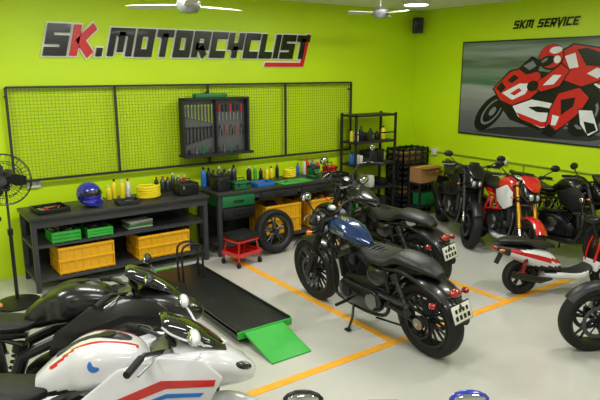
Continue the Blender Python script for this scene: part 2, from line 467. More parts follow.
# items on benches
HT=.822
q=B('motorcycle_helmet')
q.sph((0,0,.135),(.155,.125,.135),'purple',seg=28,matf=lambda x,y,z:'blk' if (x>.35 and -.1<z<.42) else 'blks' if z<-.72 else None)
q.loft([(.04,.06,.11,.05,.055,2.6),(.12,.055,.095,.045,.05,2.6),(.165,.055,.06,.035,.04,2.4)],'purple',n=20)
q.box((.155,0,.055),(.03,.06,.02),'blks',bev=.006)
for s in(-1,1):q.cyl((.04,s*.118,.14),(.04,s*.128,.14),.025,'blks')
q.done((1.82,6.6,HT),-70)
def bottle(q,x,y,r,h,m,cap='blks',z=0):
    q.lathe([(r*.9,0),(r,.01),(r,h*.65),(r*.75,h*.78),(r*.35,h*.84),(r*.35,h*.9)],(x,y,z),(0,0,1),m,seg=12)
    q.cyl((x,y,z+h*.88),(x,y,z+h),r*.42,cap,seg=10)
def bottles(name,loc,n,cs,dx=.08,h=.2,r=.032):
    q=B(name)
    for i in range(n):bottle(q,i*dx,random.uniform(-.03,.03),r*random.uniform(.8,1.1),h*random.uniform(.8,1.15),random.choice(cs),random.choice(['blks','red','offwhite']))
    return q.done(loc)
bottles('spray_cans',(2.1,6.8,HT),4,['ylw2','green','offwhite'])
bottles('spray_cans',(2.72,6.85,HT),6,['purple','blks','red','steel'],.07)
bottles('oil_bottles',(3.36,6.85,HT),7,['blks','offwhite','green','bottle_b','purple','steel'],.072,.24,.035)
bottles('oil_bottles',(4.05,6.87,HT),6,['blks','green','steel','ylw2'],.09,.18)
bottles('oil_bottles',(4.88,6.87,HT),5,['bottle_b','offwhite','ylw2','red'],.085,.2)
def coil(name,loc,m,R=.11,n=4,rz=0):
    q=B(name)
    P=[]
    for i in range(n*16):
        a=i/16*2*math.pi;P.append((R*math.cos(a)*(1-.04*(i%3)),R*math.sin(a),.02+i/16*.028))
    q.tube(P,.015,m,seg=6)
    q.tube([(R,0,.02),(R*1.25,.05,.016),(R*1.3,R,.016)],.012,m,seg=6,sub=3);return q.done(loc,rz)
coil('air_hose_coil',(2.5,6.58,HT),'ylw2',.13,5)
coil('air_hose_coil',(4.62,6.73,HT),'ylw2',.08,4,70)
def tray(name,loc,sx,sy,m,rz=0):
    q=B(name);h=.05
    q.box((0,0,.005),(sx,sy,.01),m)
    for s in(-1,1):q.box((0,s*sy/2,h/2),(sx+.01,.01,h),m,bev=.003);q.box((s*sx/2,0,h/2),(.01,sy+.01,h),m,bev=.003)
    for i in range(9):
        q.cyl((random.uniform(-.4,.4)*sx,random.uniform(-.35,.35)*sy,.02),(random.uniform(-.4,.4)*sx,random.uniform(-.35,.35)*sy,.025),.008,random.choice(['chrome','steel','red']),seg=6)
    return q.done(loc,rz)
tray('parts_tray',(1.4,6.6,HT),.32,.3,'blks',5)
tray('parts_tray',(2.2,6.46,HT),.24,.16,'blkm',-4)
tray('parts_tray',(4.02,6.5,HT),.26,.2,'bottle_b',4)
tray('parts_tray',(5.27,6.47,HT),.26,.2,'blks',4)
q=B('green_work_mat');q.box((0,0,.006),(.5,.26,.012),'green',bev=.004)
for i in range(6):q.cyl((random.uniform(-.22,.22),random.uniform(-.1,.1),.02),(random.uniform(-.22,.22),random.uniform(-.1,.1),.02),.007,'chrome',seg=6)
q.done((4.5,6.47,HT),3)
def toolbox(name,loc,sx,sy,sz,m,rz=0):
    q=B(name);q.box((0,0,sz/2),(sx,sy,sz),m,bev=.012);q.box((0,0,sz*.72),(sx+.008,sy+.008,.01),'blks')
    q.tube([(-sx*.25,0,sz),(-sx*.22,0,sz+.04),(sx*.22,0,sz+.04),(sx*.25,0,sz)],.008,'steel',seg=6)
    q.box((sx*.3,-sy/2-.004,sz*.7),(.03,.012,.04),'chrome');q.box((-sx*.3,-sy/2-.004,sz*.7),(.03,.012,.04),'chrome')
    return q.done(loc,rz)
toolbox('toolbox',(2.96,6.55,HT),.26,.2,.15,'blks',4)
toolbox('toolbox',(3.68,6.47,HT),.22,.16,.1,'dgreen',-3)
toolbox('toolbox',(3.42,6.52,HT),.18,.2,.18,'blks',2)
toolbox('toolbox',(5.33,6.72,HT),.16,.16,.12,'red')
q=B('bench_vise')
q.box((0,0,.02),(.14,.16,.04),'dgreen',bev=.01);q.box((0,.02,.08),(.1,.12,.09),'dgreen',bev=.02)
q.box((0,.05,.14),(.14,.03,.05),'steel',bev=.005);q.box((0,-.06,.14),(.14,.03,.05),'steel',bev=.005);q.box((0,-.08,.09),(.09,.06,.06),'dgreen',bev=.015)
q.cyl((0,-.1,.09),(0,-.2,.09),.014,'chrome');q.cyl((-.09,-.19,.09),(.09,-.19,.09),.007,'chrome',seg=8)
q.done((4.95,6.62,HT))
def wheel(b,x,R,w,rimm='blks',n=5,disc='both',dr=.15,hubm='steel',tire=True,z=None,y=0):
    c=(x,y,R if z is None else z);ri=R-max(.075,w*.62)
    rc=(R+ri)/2;h=(R-ri)/2
    prof=[]
    for k in range(16):
        a=2*math.pi*k/16;cc,ss=math.cos(a),math.sin(a)
        prof.append((rc+h*math.copysign(abs(cc)**.85,cc),w/2*math.copysign(abs(ss)**.75,ss)))
    b.arc(c,prof,0,360,'rubber',seg=44)
    b.arc(c,[(ri-.018,-w*.36),(ri+.008,-w*.42),(ri+.008,w*.42),(ri-.018,w*.36)],0,360,rimm,seg=40)
    b.cyl((c[0],c[1]-w*.5,c[2]),(c[0],c[1]+w*.5,c[2]),.035,hubm,seg=14)
    for k in range(n):
        a=2*math.pi*k/n+.3
        for d in(-.16,.16):
            b.tube([(c[0]+.03*math.cos(a),c[1],c[2]+.03*math.sin(a)),(c[0]+(ri-.01)*math.cos(a+d),c[1],c[2]+(ri-.01)*math.sin(a+d))],[.015,.010],rimm,seg=6)
    if disc:
        for s in((-1,1) if disc=='both' else (1,) if disc=='L' else(-1,)):
            yy=s*(w*.5+.012)
            b.arc((c[0],c[1]+yy,c[2]),[(dr-.035,-.002),(dr,-.002),(dr,.002),(dr-.035,.002)],0,360,'steel',seg=28)
            for k in range(6):
                a=k*math.pi/3;b.tube([(c[0]+.03*math.cos(a),c[1]+yy,c[2]+.03*math.sin(a)),(c[0]+(dr-.03)*math.cos(a),c[1]+yy,c[2]+(dr-.03)*math.sin(a))],.006,'dkmetal',seg=4)
q=B('loose_motorcycle_wheel');wheel(q,0,.28,.13,'steel',5,disc='L',dr=.12)
o=q.done()
o.matrix_world=Matrix.Translation((3.98,6.1,.0))@Matrix.Rotation(math.radians(-9),4,'X')@Matrix.Translation((0,0,.01))
q=B('mechanic_roller_seat')
q.box((0,0,.36),(.36,.3,.06),'blks',bev=.025);q.box((0,0,.31),(.34,.28,.03),'red',bev=.01)
for sx in(-1,1):
    for sy in(-1,1):
        q.tube([(sx*.14,sy*.11,.3),(sx*.17,sy*.14,.07)],.012,'red',seg=8)
        q.cyl((sx*.17-.012,sy*.14,.03),(sx*.17+.012,sy*.14,.03),.03,'rubber',seg=12);q.box((sx*.17,sy*.14,.065),(.03,.03,.02),'steel')
q.box((0,0,.13),(.36,.3,.02),'red',bev=.005)
for s in(-1,1):q.box((0,s*.15,.15),(.36,.01,.05),'red');q.box((s*.18,0,.15),(.01,.3,.05),'red')
q.done((3.42,6.02,0),12)
# pedestal fan at the left end of the bench
q=B('pedestal_fan')
q.lathe([(.22,0),(.22,.02),(.16,.04),(.03,.06)],(0,0,0),(0,0,1),'blks',seg=28)
q.cyl((0,0,.04),(0,0,.75),.018,'blks');q.cyl((0,0,.7),(0,0,1.16),.012,'steel');q.cyl((0,0,.72),(0,0,.78),.026,'blks')
q.M=Matrix.Translation((0,0,1.28))@Matrix.Rotation(math.radians(-20),4,'Z')
q.lathe([(.03,-.02),(.07,.0),(.075,.12),(.04,.17)],(0,.02,0),(0,1,0),'blks',seg=20);q.box((0,.06,-.09),(.05,.08,.08),'blks',bev=.01)
for R,y in((.25,-.05),(.245,-.075),(.245,-.02),(.17,-.11),(.09,-.12),(.17,.0)):
    q.tube([(R*math.cos(a),y,R*math.sin(a)) for a in [2*math.pi*i/36 for i in range(36)]],.004,'blks',seg=5,closed=True)
for i in range(36):
    a=2*math.pi*i/36;c,s_=math.cos(a),math.sin(a)
    q.tube([(.04*c,-.125,.04*s_),(.15*c,-.118,.15*s_),(.25*c,-.05,.25*s_),(.17*c,.0,.17*s_),(.06*c,.03,.06*s_)],.0018,'blks',seg=4,sub=3)
q.cyl((0,-.13,0),(0,-.115,0),.045,'steel')
for k in range(3):
    a=k*2*math.pi/3
    pts=[(.03,-.02),(.1,-.07),(.2,-.06),(.21,.03),(.12,.06),(.03,.03)]
    q.prism(pts,-.003,.003,'blkm',Matrix.Translation((0,-.06,0))@Matrix.Rotation(math.pi/2,4,'X')@Matrix.Rotation(a,4,'Z')@Matrix.Rotation(.35,4,'X'))
q.M=Matrix();q.done((.93,6.2,0))
# ------------------------------------------------------------ racks in the corner
q=B('metal_storage_rack')
x0,x1,y0,y1=5.72,6.55,6.60,6.96
for x in(x0,x1-.03):
    for y in(y0,y1-.03):q.bx(x,x+.03,y,y+.03,0,1.67,'blkm')
for z in(.12,.5,.88,1.22,1.62):
    q.bx(x0,x1,y0,y1,z,z+.03,'blkm')
q.bx(x0,x1,y0,y0+.02,1.36,1.38,'blkm')
def stuff(q,x0,x1,y0,y1,z,n,hs=.16):
    x=x0
    while x<x1-.06:
        w=random.uniform(.05,.14);h=random.uniform(.4,1)*hs
        if random.random()<.5:q.bx(x,min(x1,x+w),y0,y1,z,z+h,random.choice(['blks','card','green','offwhite','steel','blkm','dgreen']),bev=.006)
        else:bottle(q,x+w/2,(y0+y1)/2,min(w/2,.04),h+.03,random.choice(['offwhite','ylw2','bottle_b','red','blks']),z=z)
        x+=w+.015
for z in(.15,.53,.91,1.25):stuff(q,x0+.05,x1-.05,6.66,6.92,z,5,.2)
q.done()
q=B('stacked_black_crates')
for i in range(4):
    z=i*.27;q.bx(6.78,7.32,6.66,7.0,z,z+.02,'blkm')
    for zz in(z+.04,z+.13,z+.22):
        q.bx(6.78,7.32,6.64,6.655,zz,zz+.035,'blkm');q.bx(6.76,6.775,6.64,7.0,zz,zz+.035,'blkm');q.bx(7.325,7.34,6.64,7.0,zz,zz+.035,'blkm');q.bx(6.78,7.32,7.0,7.015,zz,zz+.035,'blkm')
    for x in(6.76,6.9,7.04,7.18,7.32):
        q.bx(x,x+.02,6.64,6.66,z,z+.265,'blkm');q.bx(x,x+.02,7.0,7.02,z,z+.265,'blkm')
    for y in(6.64,6.75,6.87,7.0):
        q.bx(6.76,6.78,y,y+.02,z,z+.265,'blkm');q.bx(7.32,7.34,y,y+.02,z,z+.265,'blkm')
    q.bx(6.85,7.25,6.7,6.95,z+.02,z+.18,random.choice(['dgreen','card','blks']))
q.done()
q=B('side_table');q.bx(-.26,.26,-.13,.13,.52,.545,'blkm')
for sx in(-1,1):
    for sy in(-1,1):q.box((sx*.24,sy*.11,.26),(.03,.03,.52),'blkm')
q.box((0,0,.15),(.5,.24,.02),'blkm');q.box((0,0,.27),(.36,.2,.2),'dgreen',bev=.01)
q.done((7.12,6.48,0))
q=B('cardboard_box')
q.box((0,0,.12),(.46,.24,.24),'card');q.box((0,0,.242),(.46,.05,.004),'ylw2')
q.prism([(-.23,-.12),(.23,-.12),(.23,-.2),(-.23,-.2)],.235,.24,'card')
q.done((7.12,6.49,.546))
q=B('conduit_pipe')
q.cyl((X1-.02,-1.5,1.0),(X1-.02,7.05,1.0),.012,'pipe',seg=8)
q.cyl((5.0,Y1-.02,1.02),(7.4,Y1-.02,1.02),.012,'pipe',seg=8)
q.box((X1-.03,6.55,1.0),(.05,.1,.1),'offwhite',bev=.006)
q.box((X1-.03,5.2,1.0),(.05,.08,.08),'offwhite',bev=.006)
q.cyl((X1-.02,4.9,1.0),(X1-.02,4.9,.3),.01,'pipe',seg=8)
q.done()
q=B('wall_outlet');q.box((0,0,0),(.14,.03,.09),'offwhite',bev=.006)
for dx in(-.035,.035):
    for k in(-.01,.01):q.box((dx+k,-.016,0),(.005,.004,.02),'blks')
q.done((1.35,Y1-.016,1.05))
q=B('wall_speaker');q.box((0,0,0),(.16,.13,.24),'blks',bev=.015)
q.cyl((-.0,-.066,-.04),(0,-.075,-.04),.055,'rubber');q.cyl((0,-.066,.07),(0,-.075,.07),.025,'rubber');q.cyl((0,.06,0),(.1,.14,0),.015,'steel')
q.done((X1-.16,Y1-.16,3.0),-40)
# ------------------------------------------------------------ ceiling things
def fan(name,loc,R,rz):
    q=B(name);zt=ZC-loc[2]
    q.cyl((0,0,0),(0,0,zt-.04),.012,'offwhite');q.lathe([(.02,zt-.09),(.06,zt-.03),(.06,zt)],(0,0,0),(0,0,1),'offwhite')
    q.lathe([(.02,-.07),(.08,-.06),(.11,-.02),(.11,.03),(.07,.06),(.02,.08)],(0,0,0),(0,0,1),'silver')
    for k in range(3):
        q.M=Matrix.Rotation(k*2*math.pi/3,4,'Z')@Matrix.Rotation(.18,4,'X')
        q.prism([(.09,-.03),(.2,-.06),(R*.9,-.075),(R,-.05),(R,.05),(R*.9,.065),(.2,.05),(.09,.03)],-.004,.004,'offwhite')
        q.box((.13,0,.006),(.12,.03,.008),'steel')
    q.M=Matrix();q.done(loc,rz)
fan('ceiling_fan',(2.42,5.13,2.87),.6,10)
fan('ceiling_fan',(5.3,5.7,3.0),.42,35)
def rlight(loc,e):
    q=B('round_ceiling_light');q.lathe([(.19,-.0),(.2,-.03),(.18,-.045)],(0,0,0),(0,0,1),'offwhite',seg=28)
    q.lathe([(.17,-.044),(.16,-.055),(.02,-.06)],(0,0,0),(0,0,1),'lamp',seg=28);q.done(loc)
rlight((6.35,6.1,ZC),1)
def tl(x,y,P):  # glowing panel plus area light, added out of view for wall brightness and reflections
    q=B('added_light_panel');q.box((0,0,-.02),(1.25,.32,.04),'offwhite',bev=.01);q.box((0,0,-.043),(1.18,.26,.008),'lamp');q.done((x,y,ZC))
    l=D.lights.new('added_area_light','AREA');l.shape='RECTANGLE';l.size=1.15;l.size_y=.25;l.energy=P;l.color=(1,.985,.95)
    o=D.objects.new('added_area_light',l);o.location=(x,y,ZC-.06);scn.collection.objects.link(o)
for x in(-.6,2.2,5.0):
    for y,P in((-.2,22),(2.4,33),(5.0,50)):tl(x,y,P)
# ------------------------------------------------------------ motorcycles
def fprof(R0,w,t=.005,dp=.03):
    o=[(R0-dp*abs(2*y/w)**3,y) for y in [w*(-.5+i/8) for i in range(9)]]
    return o+[(r-t,y*.97) for r,y in o[::-1]]
def fins(b,p0,p1,sx,sy,n,m,core=None):
    p0=Vector(p0);p1=Vector(p1);d=(p1-p0);ang=math.atan2(d.x,d.z)
    for i in range(n):
        c=p0+d*(i/(n-1));b.box(tuple(c),(sx,sy,d.length/n*.45),m,rot=(0,ang,0),bev=.003,seg=1)
    b.box(tuple(p0+d*.5),(sx*.8,sy*.8,d.length),core or m,rot=(0,ang,0),bev=.01)
def spring(b,p0,p1,r,m):
    p0=Vector(p0);p1=Vector(p1);n=60;d=p1-p0;u=d.normalized();a=u.orthogonal().normalized();c=u.cross(a)
    b.tube([p0+d*(i/n)+(a*math.cos(i*.8)+c*math.sin(i*.8))*r for i in range(n+1)],.006,m,seg=5)
    b.cyl(p0,p1,r*.5,'steel',seg=8);b.cyl(p0,p0+d*.15,r*1.1,'blks',seg=10);b.cyl(p1,p1-d*.2,r*1.15,'blks',seg=10)
def plate(b,x,z,tilt=.35,w=.2,h=.13):
    b.box((x,0,z),(.006,w,h),'plate',rot=(0,tilt,0),bev=.002)
    b.box((x+.006,0,z),(.006,w+.015,h+.015),'blks',rot=(0,tilt,0))
    for i,yy in enumerate((-.06,-.02,.02,.06)):
        b.box((x-.005*math.cos(tilt)+.02*math.sin(tilt),yy,z+.025),(.003,.022,.03),'txt',rot=(0,tilt,0))
        b.box((x-.005*math.cos(tilt)-.025*math.sin(tilt),yy*1.1,z-.028),(.003,.028,.036),'txt',rot=(0,tilt,0))
def mirror(b,a,e,m='blks',rx=.02,ry=.065,rz=.042):
    b.tube([a,((a[0]+e[0])/2,(a[1]+e[1])/2*1.02,(a[2]+e[2])/2+.01),e],.007,m if m!='bluep' else 'blks',seg=6,sub=3)
    b.sph((e[0],e[1],e[2]+.02),(rx,ry,rz),m,seg=14);b.sph((e[0]-rx*.45,e[1],e[2]+.02),(rx*.7,ry*.85,rz*.8),'mirrorg',seg=12)
def cruiser(name,tank,loc,rz,lean,barz=1.08,barw=.4,seatm='vinyl',fend='blk'):
    b=B(name);xf,xr=.78,-.75;R=.325
    wheel(b,xf,R,.13,'blks',9,disc='L',dr=.14);wheel(b,xr,R,.15,'blks',9,disc='R',dr=.14)
    fk=lambda z:xf-(z-R)*.56
    for s in(-1,1):
        y=s*.105
        b.cyl((fk(R-.03),y,R-.03),(fk(.58),y,.58),.03,'blks');b.cyl((fk(.56),y,.56),(fk(.98),y,.98),.023,'chrome')
        for i in range(8):b.cyl((fk(.60+i*.025),y,.60+i*.025),(fk(.612+i*.025),y,.612+i*.025),.036,'rubber',seg=12)
        b.cyl((fk(.8),y,.8),(fk(.99),y,.99),.032,'blks')
    for z in(.82,.97):b.box((fk(z)-.01,0,z),(.09,.28,.03),'blks',rot=(0,-.5,0),bev=.01)
    b.cyl((fk(.8)-.03,0,.78),(fk(.98)-.03,0,.98),.03,'blks')
    b.arc((xf,0,R),fprof(R+.035,.15),30,150,fend,seg=20)
    for s in(-1,1):b.box((xf-.03,s*.078,R+.2),(.16,.006,.12),'blks',rot=(0,-.5,0),bev=.002);b.box((xf-.12,s*.085,R+.02),(.05,.05,.1),'dkmetal',rot=(0,-.5,0),bev=.01)
    b.lathe([(.02,-.11),(.06,-.09),(.085,-.03),(.09,.02),(.092,.03)],(.66,0,.87),(1,0,0),'blk',seg=24)
    b.lathe([(.08,.03),(.07,.045),(.01,.055)],(.66,0,.87),(1,0,0),'lens',seg=24)
    b.box((.57,0,.8),(.08,.1,.04),'blks',bev=.01)
    for s in(-1,1):
        b.cyl((.52,s*.1,.83),(.52,s*.2,.83),.008,'blks',seg=8);b.lathe([(.01,-.03),(.024,-.01),(.026,.02),(.02,.03)],(.53,s*.21,.83),(1,0,0),'amber',seg=12)
    b.loft([(.44,.885,.02,.02,.02),(.41,.89,.085,.06,.05),(.30,.895,.13,.085,.07),(.14,.875,.128,.085,.065),(0,.835,.09,.06,.05),(-.1,.80,.03,.03,.03)],tank,n=28,sub=6)
    b.cyl((.24,0,.97),(.24,0,.995),.04,'chrome',seg=20)
    for s in(-1,1):b.box((.2,s*.131,.885),(.16,.004,.035),'silver',bev=.001)
    b.loft([(.0,.80,.05,.02,.03),(-.1,.775,.12,.03,.05),(-.25,.75,.17,.045,.05),(-.40,.755,.16,.06,.05),(-.48,.80,.12,.05,.07),(-.62,.805,.12,.045,.07),(-.78,.785,.10,.04,.05),(-.9,.75,.05,.02,.03)],seatm,n=24,sub=5)
    for i in range(7):b.tube([(-.12-.045*i,-.13,.775-.004*i),(-.12-.045*i,0,.812-.004*i),(-.12-.045*i,.13,.775-.004*i)],.006,seatm,seg=5,sub=4)
    b.arc((xr,0,R),fprof(R+.06,.2,dp=.04),18,150,fend,seg=28)
    for s in(-1,1):
        b.tube([(-.3,s*.1,.68),(-.6,s*.12,.72),(-.88,s*.115,.64),(-.99,s*.11,.58)],.014,'blks',sub=4)
        b.cyl((-.96,s*.1,.58),(-.97,s*.18,.58),.007,'blks',seg=8);b.lathe([(.01,-.03),(.024,-.02),(.024,.015),(.016,.025)],(-.97,s*.19,.58),(-1,0,0),'redlens',seg=12)
    b.sph((-1.03,0,.64),(.04,.055,.035),'redlens');b.box((-1.02,0,.6),(.06,.12,.03),'blks',bev=.01)
    plate(b,-1.09,.50,.3,.2,.135)
    b.tube([(-1.03,0,.6),(-1.08,0,.52)],.02,'blks')
    cx,cz=.06,.40
    b.loft([(-.34,.38,.09,.08,.1,3),(-.25,.40,.12,.13,.13,3),(0,.39,.13,.14,.14,3),(.18,.37,.12,.13,.11,3),(.26,.36,.08,.07,.07,3)],'dkmetal',n=24)
    for sg in(-1,1):
        dx,dz=sg*math.sin(math.radians(24)),math.cos(math.radians(24))
        p=lambda t:(cx+dx*t,0,cz+dz*t)
        b.cyl(p(.1),p(.28),.06,'blks')
        for i in range(8):b.cyl(p(.125+i*.02),p(.134+i*.02),.088,'dkmetal',seg=20)
        b.box(p(.305),(.18,.17,.05),'blks',rot=(0,math.atan2(dx,dz),0),bev=.012);b.box(p(.35),(.15,.14,.05),'alu',rot=(0,math.atan2(dx,dz),0),bev=.02)
        b.cyl((p(.12)[0],-.1,p(.12)[2]),(p(.3)[0],-.1,p(.3)[2]),.009,'chrome',seg=8)
    def stad(x0,x1,z,r,n=10):
        return [(x1+r*math.cos(a),z+r*math.sin(a)) for a in [math.pi*(-.5+i/n) for i in range(n+1)]]+[(x0+r*.85*math.cos(a),z+r*.85*math.sin(a)) for a in [math.pi*(.5+i/n) for i in range(n+1)]]
    b.pry(stad(-.26,.1,.36,.115),.11,.165,'blk',bev=.012)
    b.cyl((-.24,.16,.36),(-.24,.18,.36),.07,'alu',seg=20);b.cyl((.1,.16,.36),(.1,.175,.36),.06,'dkmetal',seg=20)
    b.pry(stad(-.08,.12,.37,.1),-.165,-.11,'alu',bev=.012)
    b.lathe([(.02,.0),(.1,.01),(.105,.04),(.09,.06),(.02,.065)],(.08,-.13,.64),(0,-1,0),'blk',seg=24)
    b.box((.06,.08,.66),(.08,.07,.1),'blks',bev=.02)
    b.loft([(-.12,.6,.1,.05,.07,3),(-.2,.6,.155,.1,.12,3),(-.32,.6,.15,.1,.12,3),(-.4,.62,.1,.06,.06,3)],'blk',n=20)
    for k,(a,zz,en) in enumerate(((.2,.72,-.98),(-.06,.72,-.7))):
        z2=.3+k*.11
        b.tube([(a,-.08,zz-.05),(a+.06,-.17,zz-.08),(a+.1 if k==0 else a+.02,-.19,.5),(.12-k*.15,-.19,z2+.03),(-.1-k*.1,-.19,z2),(-.3,-.19,z2)],.021,'chrome',sub=5)
        b.tube([(-.28,-.19,z2),(-.36,-.19,z2),(en+.04,-.19,z2+.01),(en,-.19,z2+.01)],[.022,.04,.042,.036],'blks',seg=14)
    for s in(-1,1):
        b.tube([(.43,s*.03,.86),(.38,s*.08,.6),(.34,s*.1,.3),(.26,s*.1,.22),(-.1,s*.12,.21),(-.36,s*.12,.26),(-.42,s*.12,.45),(-.36,s*.11,.68)],.017,'blks',sub=4)
        b.tube([(-.38,s*.12,.38),(-.55,s*.13,.36),(xr,s*.115,R)],.022,'blks')
        spring(b,(-.68,s*.15,.38),(-.52,s*.15,.70),.03,'blks')
        b.cyl((.1,s*.14,.26),(.1,s*.3,.26),.015,'rubber',seg=10)
        b.cyl((-.35,s*.14,.33),(-.35,s*.24,.35),.013,'rubber',seg=10)
    b.tube([(.44,0,.9),(.1,0,.82),(-.34,0,.70)],.025,'blks');b.box((.3,0,.5),(.03,.12,.2),'blkm',rot=(0,.15,0),bev=.01)
    b.arc((xr,.13,R),[(.11,-.008),(.13,-.008),(.13,.008),(.11,.008)],0,360,'dkmetal',seg=28);b.cyl((xr,.1,R),(xr,.14,R),.05,'alu')
    for zz in(.125,-.125):b.box(((xr-.24)/2,.13,(R+.36)/2+zz*.9),(.5,.02,.008),'rubber',rot=(0,-.07*(1 if zz>0 else -1)+.06,0))
    b.box((-.5,.15,.46),(.36,.012,.05),'blk',bev=.004)
    b.cyl((xf,-.13,R),(xf,.13,R),.012,'chrome');b.cyl((xr,-.15,R),(xr,.15,R),.012,'chrome')
    hx=fk(1.0)
    for s in(-1,1):
        b.tube([(hx,0,1.0),(hx,s*.06,1.0),(hx+.01,s*.12,(1.0+barz)/2+.01),(hx-.02,s*.2,barz),(hx-.10,s*(barw-.05),barz-.01),(hx-.16,s*barw,barz-.03)],.012,'blks',sub=4)
        b.cyl((hx-.10,s*(barw-.07),barz-.008),(hx-.175,s*(barw+.04),barz-.035),.018,'rubber',seg=12)
        b.tube([(hx-.02,s*(barw-.1),barz),(hx-.04,s*(barw),barz-.02),(hx-.09,s*(barw+.05),barz-.03)],.006,'alu',seg=6)
        b.box((hx-.06,s*(barw-.11),barz),(.05,.05,.045),'blks',bev=.01)
        mirror(b,(hx-.06,s*(barw-.1),barz),(hx-.06,s*(barw-.02),barz+.15))
        b.cyl((hx,s*.05,.96),(hx,s*.05,1.01),.018,'blks')
    b.lathe([(.02,-.03),(.045,-.02),(.048,.02),(.04,.025)],(hx+.03,0,1.03),(-.5,0,1),'blks',seg=18);b.lathe([(.038,.024),(.03,.028)],(hx+.03,0,1.03),(-.5,0,1),'lens',seg=18)
    b.tube([(.5,.1,.9),(.56,.12,.7),(.45,.12,.55),(.36,.1,.5)],.006,'rubber',sub=4,seg=6);b.tube([(hx,.2,barz),(.5,.14,.85),(.42,.09,.75),(.3,.1,.7)],.006,'rubber',sub=4,seg=6)
    b.tube([(.05,.13,.24),(.0,.2,.13),(-.02,.27,.02+.035)],.012,'blks',seg=8);b.box((-.02,.28,.05),(.06,.04,.008),'blks')
    return b.done(loc,rz,lean)
def naked(name,loc,rz,c1,c2,lean=6,rim='blks',fk_m='gold',frm='blks',mirm='blks',mw=.36,mz=1.16,mry=.065):
    b=B(name);xf,xr=.70,-.70;R=.30
    wheel(b,xf,R,.12,rim,5,disc='both',dr=.15);wheel(b,xr,R,.18,rim,5,disc='R',dr=.12)
    fk=lambda z:xf-(z-R)*.46
    for s in(-1,1):
        y=s*.105
        b.cyl((fk(.27),y,.27),(fk(.5),y,.5),.021,'chrome');b.cyl((fk(.46),y,.46),(fk(.97),y,.97),.028,fk_m);b.box((fk(.3),y,.3),(.07,.04,.1),'dkmetal',bev=.012)
        b.box((xf-.11,s*.085,.36),(.05,.045,.1),'dkmetal',rot=(0,-.5,0),bev=.01)
    for z in(.76,.93):b.box((fk(z)-.02,0,z),(.1,.27,.03),'blks',rot=(0,-.4,0),bev=.008)
    b.cyl((fk(.76)-.04,0,.74),(fk(.95)-.04,0,.95),.032,'dkmetal')
    b.arc((xf,0,R),fprof(R+.03,.14),35,140,c1 if c1!='blk' else 'blks',seg=18)
    b.loft([(.66,.84,.04,.02,.05),(.63,.85,.09,.05,.08),(.55,.88,.11,.09,.1),(.46,.90,.10,.1,.09),(.40,.91,.06,.05,.05)],'blk',n=22)
    b.sph((.635,.035,.84),(.03,.035,.045),'lens');b.sph((.635,-.035,.84),(.03,.035,.045),'lens')
    b.loft([(.64,.93,.05,.01,.02),(.57,.985,.10,.02,.05),(.48,1.04,.11,.02,.04),(.45,1.06,.10,.01,.02)],c1,n=18)
    b.box((.45,0,1.02),(.02,.13,.07),'blks',rot=(0,-.5,0),bev=.008)
    for s in(-1,1):
        b.cyl((.5,s*.1,.82),(.5,s*.19,.81),.007,'blks',seg=6);b.sph((.51,s*.2,.81),(.026,.018,.014),'amber',seg=10)
    b.loft([(.34,.86,.05,.05,.05),(.30,.88,.12,.1,.1,2.6),(.18,.91,.165,.11,.11,2.8),(.04,.90,.16,.10,.1,2.8),(-.08,.86,.10,.07,.07,2.4),(-.16,.83,.06,.04,.05)],c1,n=28,sub=5,matf=lambda x,y,z:c2 if (abs(y)<.05 and z>.9) else None)
    b.cyl((.16,0,1.01),(.16,0,1.03),.04,'chrome')
    for s in(-1,1):
        b.pry([(.42,.86),(.26,.92),(.02,.82),(.1,.68),(.3,.62),(.46,.7)],.15 if s>0 else -.18,.18 if s>0 else -.15,c2,bev=.01)
    b.loft([(-.08,.83,.07,.03,.04),(-.18,.815,.12,.03,.05),(-.34,.82,.14,.035,.05),(-.46,.85,.13,.04,.05),(-.52,.89,.12,.035,.06),(-.66,.92,.11,.03,.05),(-.78,.93,.07,.02,.03)],'vinyl',n=22)
    b.loft([(-.2,.76,.11,.03,.05),(-.42,.79,.13,.05,.06),(-.62,.85,.12,.05,.06),(-.80,.90,.09,.04,.04),(-.92,.94,.04,.02,.02)],c1,n=20)
    b.sph((-.9,0,.92),(.03,.06,.018),'redlens')
    b.tube([(-.78,0,.84),(-.95,0,.7),(-1.0,0,.62)],[.03,.018,.012],'blks');plate(b,-1.02,.6,.35,.18,.12)
    for s in(-1,1):b.cyl((-.9,s*.02,.74),(-.9,s*.13,.74),.007,'blks',seg=6);b.sph((-.9,s*.14,.74),(.03,.018,.014),'amber',seg=10)
    for s in(-1,1):
        y=s*.13
        b.tube([(.36,s*.05,.86),(.12,y,.76),(-.2,y,.70),(-.3,y,.45),(-.26,y*.8,.3)],.017,frm)
        b.tube([(.38,s*.05,.76),(.16,y,.60),(-.1,y,.55),(-.28,y,.5)],.015,frm)
        for a,c in(((.30,.82),(.24,.66)),((.24,.66),(.12,.76)),((.12,.76),(.05,.57)),((.05,.57),(-.08,.72)),((-.08,.72),(-.14,.55)),((-.14,.55),(-.2,.70))):
            b.tube([(a[0],y*.95,a[1]),(c[0],y*.95,c[1])],.010,frm,seg=6)
        b.tube([(-.22,y*.9,.7),(-.5,s*.09,.8),(-.72,s*.06,.86)],.013,frm)
        b.box((-.5,s*.115,.33),(.46,.035,.07),'alu' if frm!='blks' else 'dkmetal',rot=(0,.05,0),bev=.012)
        b.cyl((-.22,s*.13,.34),(-.22,s*.25,.34),.013,'rubber',seg=8)
        b.cyl((-.4,s*.12,.5),(-.4,s*.2,.5),.011,'rubber',seg=8)
        b.box((-.24,s*.15,.4),(.05,.015,.16),'alu',rot=(0,.4,0),bev=.004)
    spring(b,(-.3,0,.38),(-.22,0,.66),.04,'red' if c1=='red' else 'blks')
